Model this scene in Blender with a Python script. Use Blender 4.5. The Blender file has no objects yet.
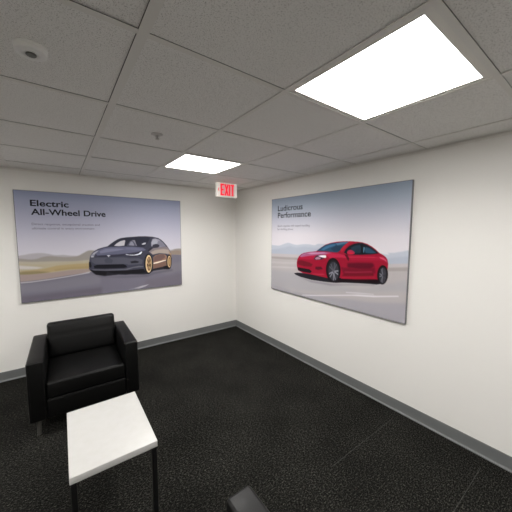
import bpy, bmesh, math, random
import numpy as np
from mathutils import Vector, Matrix

# ------------------------------------------------------------------ basics
scene = bpy.context.scene
COL = scene.collection
PI = math.pi
H = 2.21                       # ceiling height
XW, YW = -5.2, -6.4            # far ends of the room (corner seen in the photo is x=0, y=0)
random.seed(4)
WALLC = 'eceae6'; TILEC = 'f0eeeb'; TILE_D = 'bfbcb8'; TEEC = 'e4e1dc'
CARP0 = '0d0d0c'; CARP1 = '282724'; CARP2 = '6a6860'
BASEC = '6e7070'; LEATH = '050505'
LAMP = 17.0; EXPO = 0.0; AREA_W = 10.5; SPREAD = 150
ADDED_LAMPS = {(2, 8), (6, 2), (6, 5), (6, 8)}  # unseen lamps added to help light the room
GAINL = (1.25,1.25,1.25); GAINR = (1.22,1.22,1.22)
SKY_L = [(0, '858ca6'), (.08, '989db4'), (.25, 'a7a8bb'), (.45, 'b9b7c4'), (.62, 'c4c1ca')]
SKY_R = [(0, '8793a4'), (.1, '9ca6b5'), (.22, 'b4b6c3'), (.38, 'cecad1'), (.6, 'd2ced4')]
CAMLOC = (-2.3455, -3.7519, 1.579); CAMROT = (.6331, -.0926, .0028)

def lin(hexcol):
    c = [int(hexcol[i:i+2], 16) / 255 for i in (0, 2, 4)]
    return [v / 12.92 if v <= .04045 else ((v + .055) / 1.055) ** 2.4 for v in c]

def mat(name, col, rough=.5, metal=0., spec=.5):
    m = bpy.data.materials.new(name); m.use_nodes = True
    b = m.node_tree.nodes['Principled BSDF']
    c = lin(col) if isinstance(col, str) else list(col)
    b.inputs['Base Color'].default_value = c + [1]
    b.inputs['Roughness'].default_value = rough
    b.inputs['Metallic'].default_value = metal
    b.inputs['Specular IOR Level'].default_value = spec
    return m

def nn(m, kind, **kw):
    n = m.node_tree.nodes.new(kind)
    for k, v in kw.items(): setattr(n, k, v)
    return n
def lk(m, a, b): m.node_tree.links.new(a, b)
def bsdf(m): return m.node_tree.nodes['Principled BSDF']

def noise(m, scale, detail=2, vec=None, rough=.5):
    n = nn(m, 'ShaderNodeTexNoise'); n.inputs['Scale'].default_value = scale
    n.inputs['Detail'].default_value = detail; n.inputs['Roughness'].default_value = rough
    if vec is None:
        vec = nn(m, 'ShaderNodeTexCoord').outputs['Object']
    lk(m, vec, n.inputs['Vector']); return n.outputs['Fac']
def ramp(m, fac, stops):
    r = nn(m, 'ShaderNodeValToRGB'); e = r.color_ramp.elements
    while len(e) < len(stops): e.new(.5)
    for el, (p, c) in zip(e, stops):
        el.position = p; el.color = (lin(c) if isinstance(c, str) else list(c)) + [1]
    lk(m, fac, r.inputs['Fac']); return r.outputs['Color']
def bump(m, h, strength, dist=.01):
    b = nn(m, 'ShaderNodeBump'); b.inputs['Strength'].default_value = strength
    b.inputs['Distance'].default_value = dist
    lk(m, h, b.inputs['Height']); lk(m, b.outputs['Normal'], bsdf(m).inputs['Normal'])
def mathn(m, op, a, b=None):
    n = nn(m, 'ShaderNodeMath', operation=op)
    for i, v in enumerate((a, b)):
        if v is None: continue
        if isinstance(v, (int, float)): n.inputs[i].default_value = v
        else: lk(m, v, n.inputs[i])
    return n.outputs[0]
def emis(name, col, strength):
    m = mat(name, '808080', .6)
    b = bsdf(m); b.inputs['Emission Color'].default_value = list(col) + [1]
    b.inputs['Emission Strength'].default_value = strength
    return m

# ------------------------------------------------------------------ materials
M = {}
# painted plasterboard: warm white with very fine roller stipple
m = M['wall'] = mat('wall_paint', WALLC, .62, spec=.3)
bump(m, noise(m, 260, 3), .10, .002)
# ceiling tile: mineral fibre, small pits and flecks
m = M['tile'] = mat('ceiling_tile', TILEC, .9, spec=.1)
n1 = noise(m, 230, 3, rough=.7)
c = ramp(m, n1, [(.0, TILE_D), (.36, TILE_D), (.46, TILEC), (1, TILEC)])
lk(m, c, bsdf(m).inputs['Base Color'])
bump(m, n1, .35, .003)
M['tee'] = mat('grid_steel', TEEC, .5, spec=.3)
M['gap_shade'] = mat('painted_gap_shade', '4a4845', .9)  # shade of the tile gaps put into a dark colour; also on the deck
# carpet: near-black loop pile with grey flecks and thin seams between tiles
m = M['carpet'] = mat('carpet', '0c0c0c', .95, spec=.08)
tc = nn(m, 'ShaderNodeTexCoord').outputs['Object']
mp = nn(m, 'ShaderNodeMapping'); lk(m, tc, mp.inputs['Vector']); mp.inputs['Scale'].default_value = (70, 120, 100)
f1 = noise(m, 1.0, 3, mp.outputs['Vector'], .7)
f2 = noise(m, 260, 2, tc, .6)
f3 = noise(m, 3.0, 3, tc, .5)
mixf = mathn(m, 'ADD', mathn(m, 'MULTIPLY', f1, .6), mathn(m, 'MULTIPLY', f2, .4))
c = ramp(m, mixf, [(.0, '070707'), (.46, CARP0), (.55, CARP1), (.66, CARP2)])
big = ramp(m, f3, [(.3, 'c8c8c8'), (.7, 'ffffff')])
mul = nn(m, 'ShaderNodeMix', data_type='RGBA', blend_type='MULTIPLY'); mul.inputs[0].default_value = 1
lk(m, c, mul.inputs[6]); lk(m, big, mul.inputs[7])
# seams: lines every 0.595 m along x, shown only in patches
sep = nn(m, 'ShaderNodeSeparateXYZ'); lk(m, tc, sep.inputs[0])
def seam(out, off, pitch, w):
    a = mathn(m, 'MODULO', mathn(m, 'ADD', out, 50 * pitch - off), pitch)
    return mathn(m, 'LESS_THAN', a, w)
sy = seam(sep.outputs['Y'], -2.70, .595, .0028)
sx = seam(sep.outputs['X'], -.27, .595, .0028)
gx = mathn(m, 'MULTIPLY', mathn(m, 'LESS_THAN', sep.outputs['X'], -.14), mathn(m, 'GREATER_THAN', sep.outputs['X'], -.93))
gate = mathn(m, 'MULTIPLY', gx, mathn(m, 'LESS_THAN', sep.outputs['Y'], -2.5))
sm = mathn(m, 'MULTIPLY', mathn(m, 'MAXIMUM', sy, mathn(m, 'MULTIPLY', sx, .15)), gate)
mx = nn(m, 'ShaderNodeMix', data_type='RGBA'); lk(m, mathn(m, 'MULTIPLY', sm, .3), mx.inputs[0])
lk(m, mul.outputs[2], mx.inputs[6]); mx.inputs[7].default_value = lin('6a6966') + [1]
lk(m, mx.outputs[2], bsdf(m).inputs['Base Color'])
bump(m, mixf, .8, .006)
m = M['base'] = mat('vinyl_baseboard', BASEC, .42, spec=.5)
m = M['leather'] = mat('black_leather', LEATH, .45, spec=.31)
bump(m, noise(m, 330, 3), .12, .002)
m = M['leather_back'] = M['leather']
m = M['laminate'] = mat('white_laminate', 'c0bfbd', .35, spec=.4)
ln = noise(m, 25, 2)
lk(m, ramp(m, ln, [(.3, 'bfbebb'), (.7, 'c2c1bf')]), bsdf(m).inputs['Base Color'])
m = M['blacksteel'] = mat('black_powder_coated_steel', '0b0b0b', .45)
bump(m, noise(m, 500, 2), .05, .001)
m = M['steel'] = mat('brushed_steel', '6a6a6a', .38, 1.)
lk(m, ramp(m, noise(m, 80, 2), [(.3, '5c5c5c'), (.7, '767676')]), bsdf(m).inputs['Base Color'])
m = M['chrome'] = mat('chrome', 'b8b6b2', .2, 1.)
M['leg'] = mat('dull_steel', '4c4a46', .5, .2)
M['satin'] = mat('satin_steel', 'c8c4bf', .45, .6)
M['whiteplastic'] = mat('white_plastic', 'f2f1ee', .4)
M['greyplastic'] = mat('grey_plastic', '6c6a65', .5)
M['darkplastic'] = mat('dark_plastic', '1c1b1a', .6)
M['lampframe'] = mat('white_lamp_frame', 'e6e3dc', .4)
M['diffuser'] = emis('lit_diffuser', (1.0, .98, .945), LAMP)
M['signbody'] = emis('lit_sign_body', (1.0, .93, .85), .25)
bsdf(M['signbody']).inputs['Base Color'].default_value = lin('e8e4dc') + [1]
M['signred'] = emis('lit_sign_red', (1.0, .01, .04), .8)
bsdf(M['signred']).inputs['Base Color'].default_value = lin('c01028') + [1]
M['signface'] = emis('lit_sign_face', (1.0, .40, .40), .5)
M['aluminium'] = mat('panel_edge_aluminium', '77777a', .45, .3)
M['ink'] = mat('print_ink_navy', '10101c', .55, spec=.3)
M['ink2'] = mat('print_ink_charcoal', '0d0f19', .55, spec=.3)
M['inkgrey'] = mat('print_ink_grey', '69677c', .55, spec=.3)

# ------------------------------------------------------------------ mesh helpers
def new_obj(name, bm, material, parent=None, smooth=False):
    me = bpy.data.meshes.new(name); bm.to_mesh(me); bm.free()
    for mm in (material if isinstance(material, (list, tuple)) else [material]): me.materials.append(mm)
    if smooth:
        me.polygons.foreach_set('use_smooth', [True] * len(me.polygons))
        try: me.set_sharp_from_angle(angle=math.radians(40))
        except Exception: pass
    o = bpy.data.objects.new(name, me); COL.objects.link(o)
    if parent: o.parent = parent
    return o
def box(bm, x0, x1, y0, y1, z0, z1, bev=0, seg=2, mi=0):
    r = bmesh.ops.create_cube(bm, size=1)
    for v in r['verts']:
        v.co = Vector(((x0 + x1) / 2 + v.co.x * (x1 - x0), (y0 + y1) / 2 + v.co.y * (y1 - y0), (z0 + z1) / 2 + v.co.z * (z1 - z0)))
    fs = {f for v in r['verts'] for f in v.link_faces}
    if bev:
        es = list({e for v in r['verts'] for e in v.link_edges})
        q = bmesh.ops.bevel(bm, geom=es, offset=bev, segments=seg, profile=.5, affect='EDGES')
        fs = set(q['faces']) | {f for f in fs if f.is_valid}
    for f in fs:
        if f.is_valid: f.material_index = mi
def cyl(bm, p, r, h, seg=32, r2=None, mi=0):
    q = bmesh.ops.create_cone(bm, cap_ends=True, segments=seg, radius1=r, radius2=r if r2 is None else r2, depth=h,
                              matrix=Matrix.Translation(Vector(p) + Vector((0, 0, h / 2))))
    for f in {f for v in q['verts'] for f in v.link_faces}: f.material_index = mi
def lathe(bm, prof, seg=48, c=(0, 0, 0)):
    rings = []
    for r, z in prof:
        if r < 1e-6: rings.append([bm.verts.new((c[0], c[1], c[2] + z))])
        else: rings.append([bm.verts.new((c[0] + r * math.cos(2 * PI * k / seg), c[1] + r * math.sin(2 * PI * k / seg), c[2] + z)) for k in range(seg)])
    for a, b in zip(rings, rings[1:]):
        for k in range(seg):
            k2 = (k + 1) % seg
            if len(a) == 1: bm.faces.new((a[0], b[k2], b[k]))
            elif len(b) == 1: bm.faces.new((a[k], a[k2], b[0]))
            else: bm.faces.new((a[k], a[k2], b[k2], b[k]))
    bmesh.ops.recalc_face_normals(bm, faces=bm.faces)
def tube(bm, pts, r, seg=8):
    pts = [Vector(p) for p in pts]; rings = []
    for i, p in enumerate(pts):
        d = (pts[min(i + 1, len(pts) - 1)] - pts[max(i - 1, 0)]).normalized()
        a = Vector((0, 0, 1)) if abs(d.z) < .9 else Vector((1, 0, 0))
        u = d.cross(a).normalized(); v = d.cross(u).normalized()
        rings.append([bm.verts.new(p + r * (math.cos(2 * PI * k / seg) * u + math.sin(2 * PI * k / seg) * v)) for k in range(seg)])
    for a, b in zip(rings, rings[1:]):
        for k in range(seg): bm.faces.new((a[k], a[(k + 1) % seg], b[(k + 1) % seg], b[k]))
    bm.faces.new(rings[0]); bm.faces.new(rings[-1][::-1])
    bmesh.ops.recalc_face_normals(bm, faces=bm.faces)
def cushion(bm, x0, x1, y0, y1, z0, z1, crown, axis, bev=.02, n=14):
    """soft box: bevelled, with the faces across `axis` swelling outwards by crown"""
    lo = Vector((x0, y0, z0)); hi = Vector((x1, y1, z1)); s = hi - lo
    r = bmesh.ops.create_cube(bm, size=1)
    for v in r['verts']: v.co = Vector([lo[i] + (v.co[i] + .5) * s[i] for i in range(3)])
    bmesh.ops.bevel(bm, geom=list(bm.edges), offset=bev, segments=4, profile=.5, affect='EDGES')
    for i in range(3):
        if i == axis: continue
        for k in range(1, n):
            co = lo.copy(); co[i] = lo[i] + s[i] * k / n
            no = Vector((0, 0, 0)); no[i] = 1
            bmesh.ops.bisect_plane(bm, geom=list(bm.verts) + list(bm.edges) + list(bm.faces), plane_co=co, plane_no=no)
    mid = (lo[axis] + hi[axis]) / 2; a, b = [i for i in range(3) if i != axis]
    for v in bm.verts:
        u = 2 * (v.co[a] - lo[a]) / s[a] - 1; w = 2 * (v.co[b] - lo[b]) / s[b] - 1
        d = crown * max(0, 1 - abs(u) ** 3) * max(0, 1 - abs(w) ** 3)
        v.co[axis] += d * (v.co[axis] - mid) / (s[axis] / 2)
def empty(name, loc, label, cat, rz=0, group=None):
    o = bpy.data.objects.new(name, None); COL.objects.link(o)
    o.empty_display_size = .1
    o.location = loc; o.rotation_euler = (0, 0, rz); o['label'] = label; o['category'] = cat
    if group: o['group'] = group
    return o
def struct(name, bm, material, smooth=False):
    o = new_obj(name, bm, material, None, smooth); o['kind'] = 'structure'; return o
def copy_thing(root, loc, rz, label):
    def rec(o, parent):
        c = o.copy(); COL.objects.link(c)
        if parent: c.parent = parent
        for ch in [x for x in bpy.data.objects if x.parent == o]: rec(ch, c)
        return c
    r = rec(root, None); r.location = loc; r.rotation_euler = (0, 0, rz); r['label'] = label
    return r

# ------------------------------------------------------------------ room shell
bm = bmesh.new(); box(bm, XW - .1, .1, YW - .1, .1, -.1, 0); struct('floor', bm, M['carpet'])
bm = bmesh.new(); box(bm, XW - .1, .1, 0, .1, 0, H + .12); struct('wall_left', bm, M['wall'])
bm = bmesh.new(); box(bm, 0, .1, YW, 0, 0, H + .12); struct('wall_right', bm, M['wall'])
bm = bmesh.new(); box(bm, XW - .1, XW, YW, 0, 0, H + .12); struct('wall_west', bm, M['wall'])
bm = bmesh.new(); box(bm, XW - .1, .1, YW - .1, YW, 0, H + .12); struct('wall_back', bm, M['wall'])

# baseboard profile: straight face with a small sloping toe at the carpet
BH = .0986
PROF = [(0, BH), (.004, BH), (.0055, BH - .002), (.0055, .014), (.0075, .0095), (.019, .0055), (.0205, .003), (.0205, 0), (0, 0)]
def baseboard(name, p0, p1, nrm):
    bm = bmesh.new(); p0 = Vector(p0); p1 = Vector(p1); nrm = Vector(nrm)
    d = (p1 - p0).normalized()
    a = [bm.verts.new(p0 + nrm * q + d * 0 + Vector((0, 0, z))) for q, z in PROF]
    b = [bm.verts.new(p1 + nrm * q + Vector((0, 0, z))) for q, z in PROF]
    n = len(PROF)
    for k in range(n): bm.faces.new((a[k], a[(k + 1) % n], b[(k + 1) % n], b[k]))
    bm.faces.new(a); bm.faces.new(b[::-1]); bmesh.ops.recalc_face_normals(bm, faces=bm.faces)
    return struct(name, bm, M['base'])
baseboard('baseboard_left', (XW, 0, 0), (0, 0, 0), (0, -1, 0))
baseboard('baseboard_right', (0, 0, 0), (0, YW, 0), (-1, 0, 0))
baseboard('baseboard_west', (XW, YW, 0), (XW, 0, 0), (1, 0, 0))
baseboard('baseboard_back', (0, YW, 0), (XW, YW, 0), (0, 1, 0))

# ------------------------------------------------------------------ suspended ceiling
DX, DY, X0, Y0 = .6138, .61, -.2459, -.3413      # tile pitch and the first tee from each wall
xs = [0, X0]
while xs[-1] - DX > XW: xs.append(xs[-1] - DX)
xs.append(XW)
ys = [0, Y0]
while ys[-1] - DY > YW: ys.append(ys[-1] - DY)
ys.append(YW)
LAMPS = {(2, 5), (2, 2)} | ADDED_LAMPS
bm = bmesh.new()
TZ = H + .004
for i in range(len(xs) - 1):
    for j in range(len(ys) - 1):
        if (i, j) in LAMPS: continue
        a, b, c_, d = xs[i], xs[i + 1], ys[j], ys[j + 1]
        dz = random.uniform(-.0008, .0008)
        box(bm, b + .002, a - .002, d + .002, c_ - .002, TZ + dz, TZ + .016)
struct('ceiling', bm, M['tile'])
bm = bmesh.new(); box(bm, XW - .1, .1, YW - .1, .1, H + .12, H + .2); struct('trim_1', bm, M['gap_shade'])
# tees: mains run along y, cross tees along x
bm = bmesh.new()
W2 = .012
for i, x in enumerate(xs[1:-1]):
    w = .0165 if abs(x - (X0 - 3 * DX)) < .01 else W2
    box(bm, x - w, x + w, YW, 0, H, H + .0025); box(bm, x - .002, x + .002, YW, 0, H + .0025, H + .03)
    if w > W2: box(bm, x - w - .0022, x - w, YW, 0, H + .0018, H + .0030, mi=1)  # dark strip painting the shade line beside the wide main tee
for j, y in enumerate(ys[1:-1]):
    for i in range(len(xs) - 1):
        a = xs[i] - (W2 if i else 0); b = xs[i + 1] + (W2 if i < len(xs) - 2 else 0)
        box(bm, b, a, y - W2, y + W2, H + .0003, H + .0025)
        box(bm, b, a, y - W2 - .0011, y - W2, H + .0019, H + .0030, mi=1)  # thin dark strip standing in for shade along each cross tee
struct('trim_2', bm, [M['tee'], M['gap_shade']])
# wall angle
bm = bmesh.new()
for (a, b, c_, d) in ((XW, 0, -.018, 0), (-.018, 0, YW, -.018)):
    box(bm, a, b, c_, d, H - .0008, H + .0020)
box(bm, XW, 0, -.0015, 0, H - .02, H - .0008); box(bm, -.0015, 0, YW, -.0015, H - .02, H - .0008)
struct('trim_3', bm, M['tee'])

# ------------------------------------------------------------------ ceiling lamps
def lamp(i, j, label):
    a, b, c_, d = xs[i] - .004, xs[i + 1] + .004, ys[j] - .004, ys[j + 1] + .004
    cx, cy = (a + b) / 2, (c_ + d) / 2; hx, hy = (a - b) / 2, (c_ - d) / 2
    t = empty('ceiling_light', (cx, cy, H + .0028), label, 'ceiling light', 0, 'square flat lamps set in the ceiling grid')
    fw = .030; fs = .036
    bm = bmesh.new()
    for q in ((-hx, hx, hy - fw, hy), (-hx, hx, -hy, -hy + fs), (-hx, -hx + fw, -hy + fs, hy - fw), (hx - fw, hx, -hy + fs, hy - fw)):
        box(bm, *q, 0, .012)
    new_obj('frame', bm, M['lampframe'], t)
    bm = bmesh.new(); box(bm, -hx + .006, hx - .006, -hy + .006, hy - .006, .0125, .05); new_obj('housing', bm, M['steel'], t)
    bm = bmesh.new(); box(bm, -hx + fw, hx - fw, -hy + fs, hy - fw, .003, .008); new_obj('diffuser', bm, M['diffuser'], t)
    ld = bpy.data.lights.new('led_panel', 'AREA'); ld.shape = 'SQUARE'; ld.size = .54; ld.energy = AREA_W * (1.5 if j == 2 else .8); ld.spread = math.radians(SPREAD); ld.color = (1, .98, .95)
    lo = bpy.data.objects.new('led_panel', ld); COL.objects.link(lo); lo.parent = t; lo.location = (0, 0, .0005)
lamp(2, 5, 'larger looking lit square ceiling panel above the red car poster')
lamp(2, 2, 'farther, smaller looking lit square ceiling panel beside the EXIT sign')
OUT = {(2, 8): 'added unseen lit square ceiling panel behind the camera, nearest the red car poster wall',
       (6, 2): 'added unseen lit square ceiling panel out of frame to the left, nearest the grey car poster wall',
       (6, 5): 'added unseen lit square ceiling panel out of frame to the left, level with the side table',
       (6, 8): 'added unseen lit square ceiling panel behind the camera on the side away from the red car poster'}
for i, j in sorted(ADDED_LAMPS): lamp(i, j, OUT[(i, j)])

# ------------------------------------------------------------------ ceiling devices
t = empty('smoke_detector', (-2.385, -2.474, TZ + .0005), 'round white smoke detector on the ceiling tiles, upper left', 'smoke detector')
t.rotation_euler = (PI, 0, math.radians(20))
bm = bmesh.new(); lathe(bm, [(0, 0), (.046, 0), (.0485, .001), (.0485, .006), (.047, .0075), (0, .0075)]); new_obj('mounting_plate', bm, M['whiteplastic'], t, True)
bm = bmesh.new(); lathe(bm, [(0, .0076), (.0455, .0076), (.0465, .0085), (.0465, .0195), (.0445, .0225), (.0405, .024), (.020, .0245), (.0185, .0235), (0, .0235)]); new_obj('cover', bm, M['whiteplastic'], t, True)
bm = bmesh.new()
lathe(bm, [(0, .0236), (.0150, .0236), (.0155, .0265), (.0135, .0285), (0, .029)], 32)
new_obj('sensor_chamber', bm, M['greyplastic'], t, True)
t = empty('fire_sprinkler', (-1.775, -1.861, TZ + .0005), 'small chrome fire sprinkler head between the ceiling grid bars', 'sprinkler')
t.rotation_euler = (PI, 0, 0)
bm = bmesh.new(); lathe(bm, [(0, 0), (.037, 0), (.037, .002), (.030, .005), (.020, .006), (0, .006)], 32); new_obj('escutcheon', bm, M['satin'], t, True)
bm = bmesh.new(); cyl(bm, (0, 0, .0061), .009, .008, 20)
for s in (-1, 1): tube(bm, [(s * .006, 0, .013), (s * .0125, 0, .019), (s * .010, 0, .027), (0, 0, .031)], .002)
new_obj('frame', bm, M['satin'], t, True)
bm = bmesh.new(); cyl(bm, (0, 0, .0142), .0025, .013, 12); new_obj('bulb', bm, M['darkplastic'], t, True)
bm = bmesh.new(); cyl(bm, (0, 0, .0312), .012, .0012, 24)
new_obj('deflector', bm, M['satin'], t)

# ------------------------------------------------------------------ exit sign
t = empty('exit_sign', (-.517, -.60, H - .0005), 'lit EXIT sign with red letters hanging from the ceiling by the corner', 'exit sign')
bm = bmesh.new(); box(bm, -.06, .06, -.03, .03, -.012, 0, .004); new_obj('canopy', bm, M['whiteplastic'], t)
bm = bmesh.new(); box(bm, -.152, .152, -.022, .022, -.192, -.013, .008, 3); new_obj('housing', bm, M['signbody'], t, True)
bm = bmesh.new(); box(bm, -.105, .105, -.0235, -.0222, -.176, -.026); new_obj('face_glow', bm, M['signface'], t)
def text_mesh(s, size, bold=0., extrude=0., sx=1.):
    cu = bpy.data.curves.new('txt', 'FONT'); cu.body = s; cu.size = size; cu.offset = bold
    cu.extrude = extrude; cu.resolution_u = 6
    o = bpy.data.objects.new('txt', cu); COL.objects.link(o)
    dg = bpy.context.evaluated_depsgraph_get(); me = bpy.data.meshes.new_from_object(o.evaluated_get(dg))
    bpy.data.objects.remove(o); bpy.data.curves.remove(cu)
    return me
def strokes(bm, segs, w, y0, y1):
    """block letters: thick bars between points in x-z"""
    for (ax, az), (bx, bz) in segs:
        d = Vector((bx - ax, 0, bz - az)).normalized(); p = Vector((-d.z, 0, d.x)) * w / 2
        q = [Vector((ax, 0, az)) + p, Vector((ax, 0, az)) - p, Vector((bx, 0, bz)) - p, Vector((bx, 0, bz)) + p]
        vs = [bm.verts.new(v + Vector((0, y, 0))) for y in (y0, y1) for v in q]
        for f in ((0, 1, 2, 3), (7, 6, 5, 4), (0, 4, 5, 1), (1, 5, 6, 2), (2, 6, 7, 3), (3, 7, 4, 0)): bm.faces.new([vs[k] for k in f])
    bmesh.ops.recalc_face_normals(bm, faces=bm.faces)
zt, zb = -.027, -.175; zm = (zt + zb) / 2; w = .019; hw = w / 2
LET = {'E': [((0, zt), (0, zb)), ((-hw, zt - hw), (.040, zt - hw)), ((-hw, zm), (.034, zm)), ((-hw, zb + hw), (.040, zb + hw))],
       'X': [((0, zt), (.044, zb)), ((.044, zt), (0, zb))],
       'I': [((0, zt), (0, zb))],
       'T': [((.0, zt - hw), (.05, zt - hw)), ((.025, zt), (.025, zb))]}
for ch, x in (('E', -.090), ('X', -.034), ('I', .032), ('T', .054)):
    bm = bmesh.new(); strokes(bm, [((a + x, b), (c_ + x, d)) for (a, b), (c_, d) in LET[ch]], w, -.0250, -.0236)
    o = new_obj('letter', bm, M['signred'], t)
bm = bmesh.new(); strokes(bm, [((-.120, zm + .02), (-.134, zm)), ((-.134, zm), (-.120, zm - .02))], .008, -.0236, -.0222)
new_obj('chevron', bm, M['signred'], t)

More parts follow.
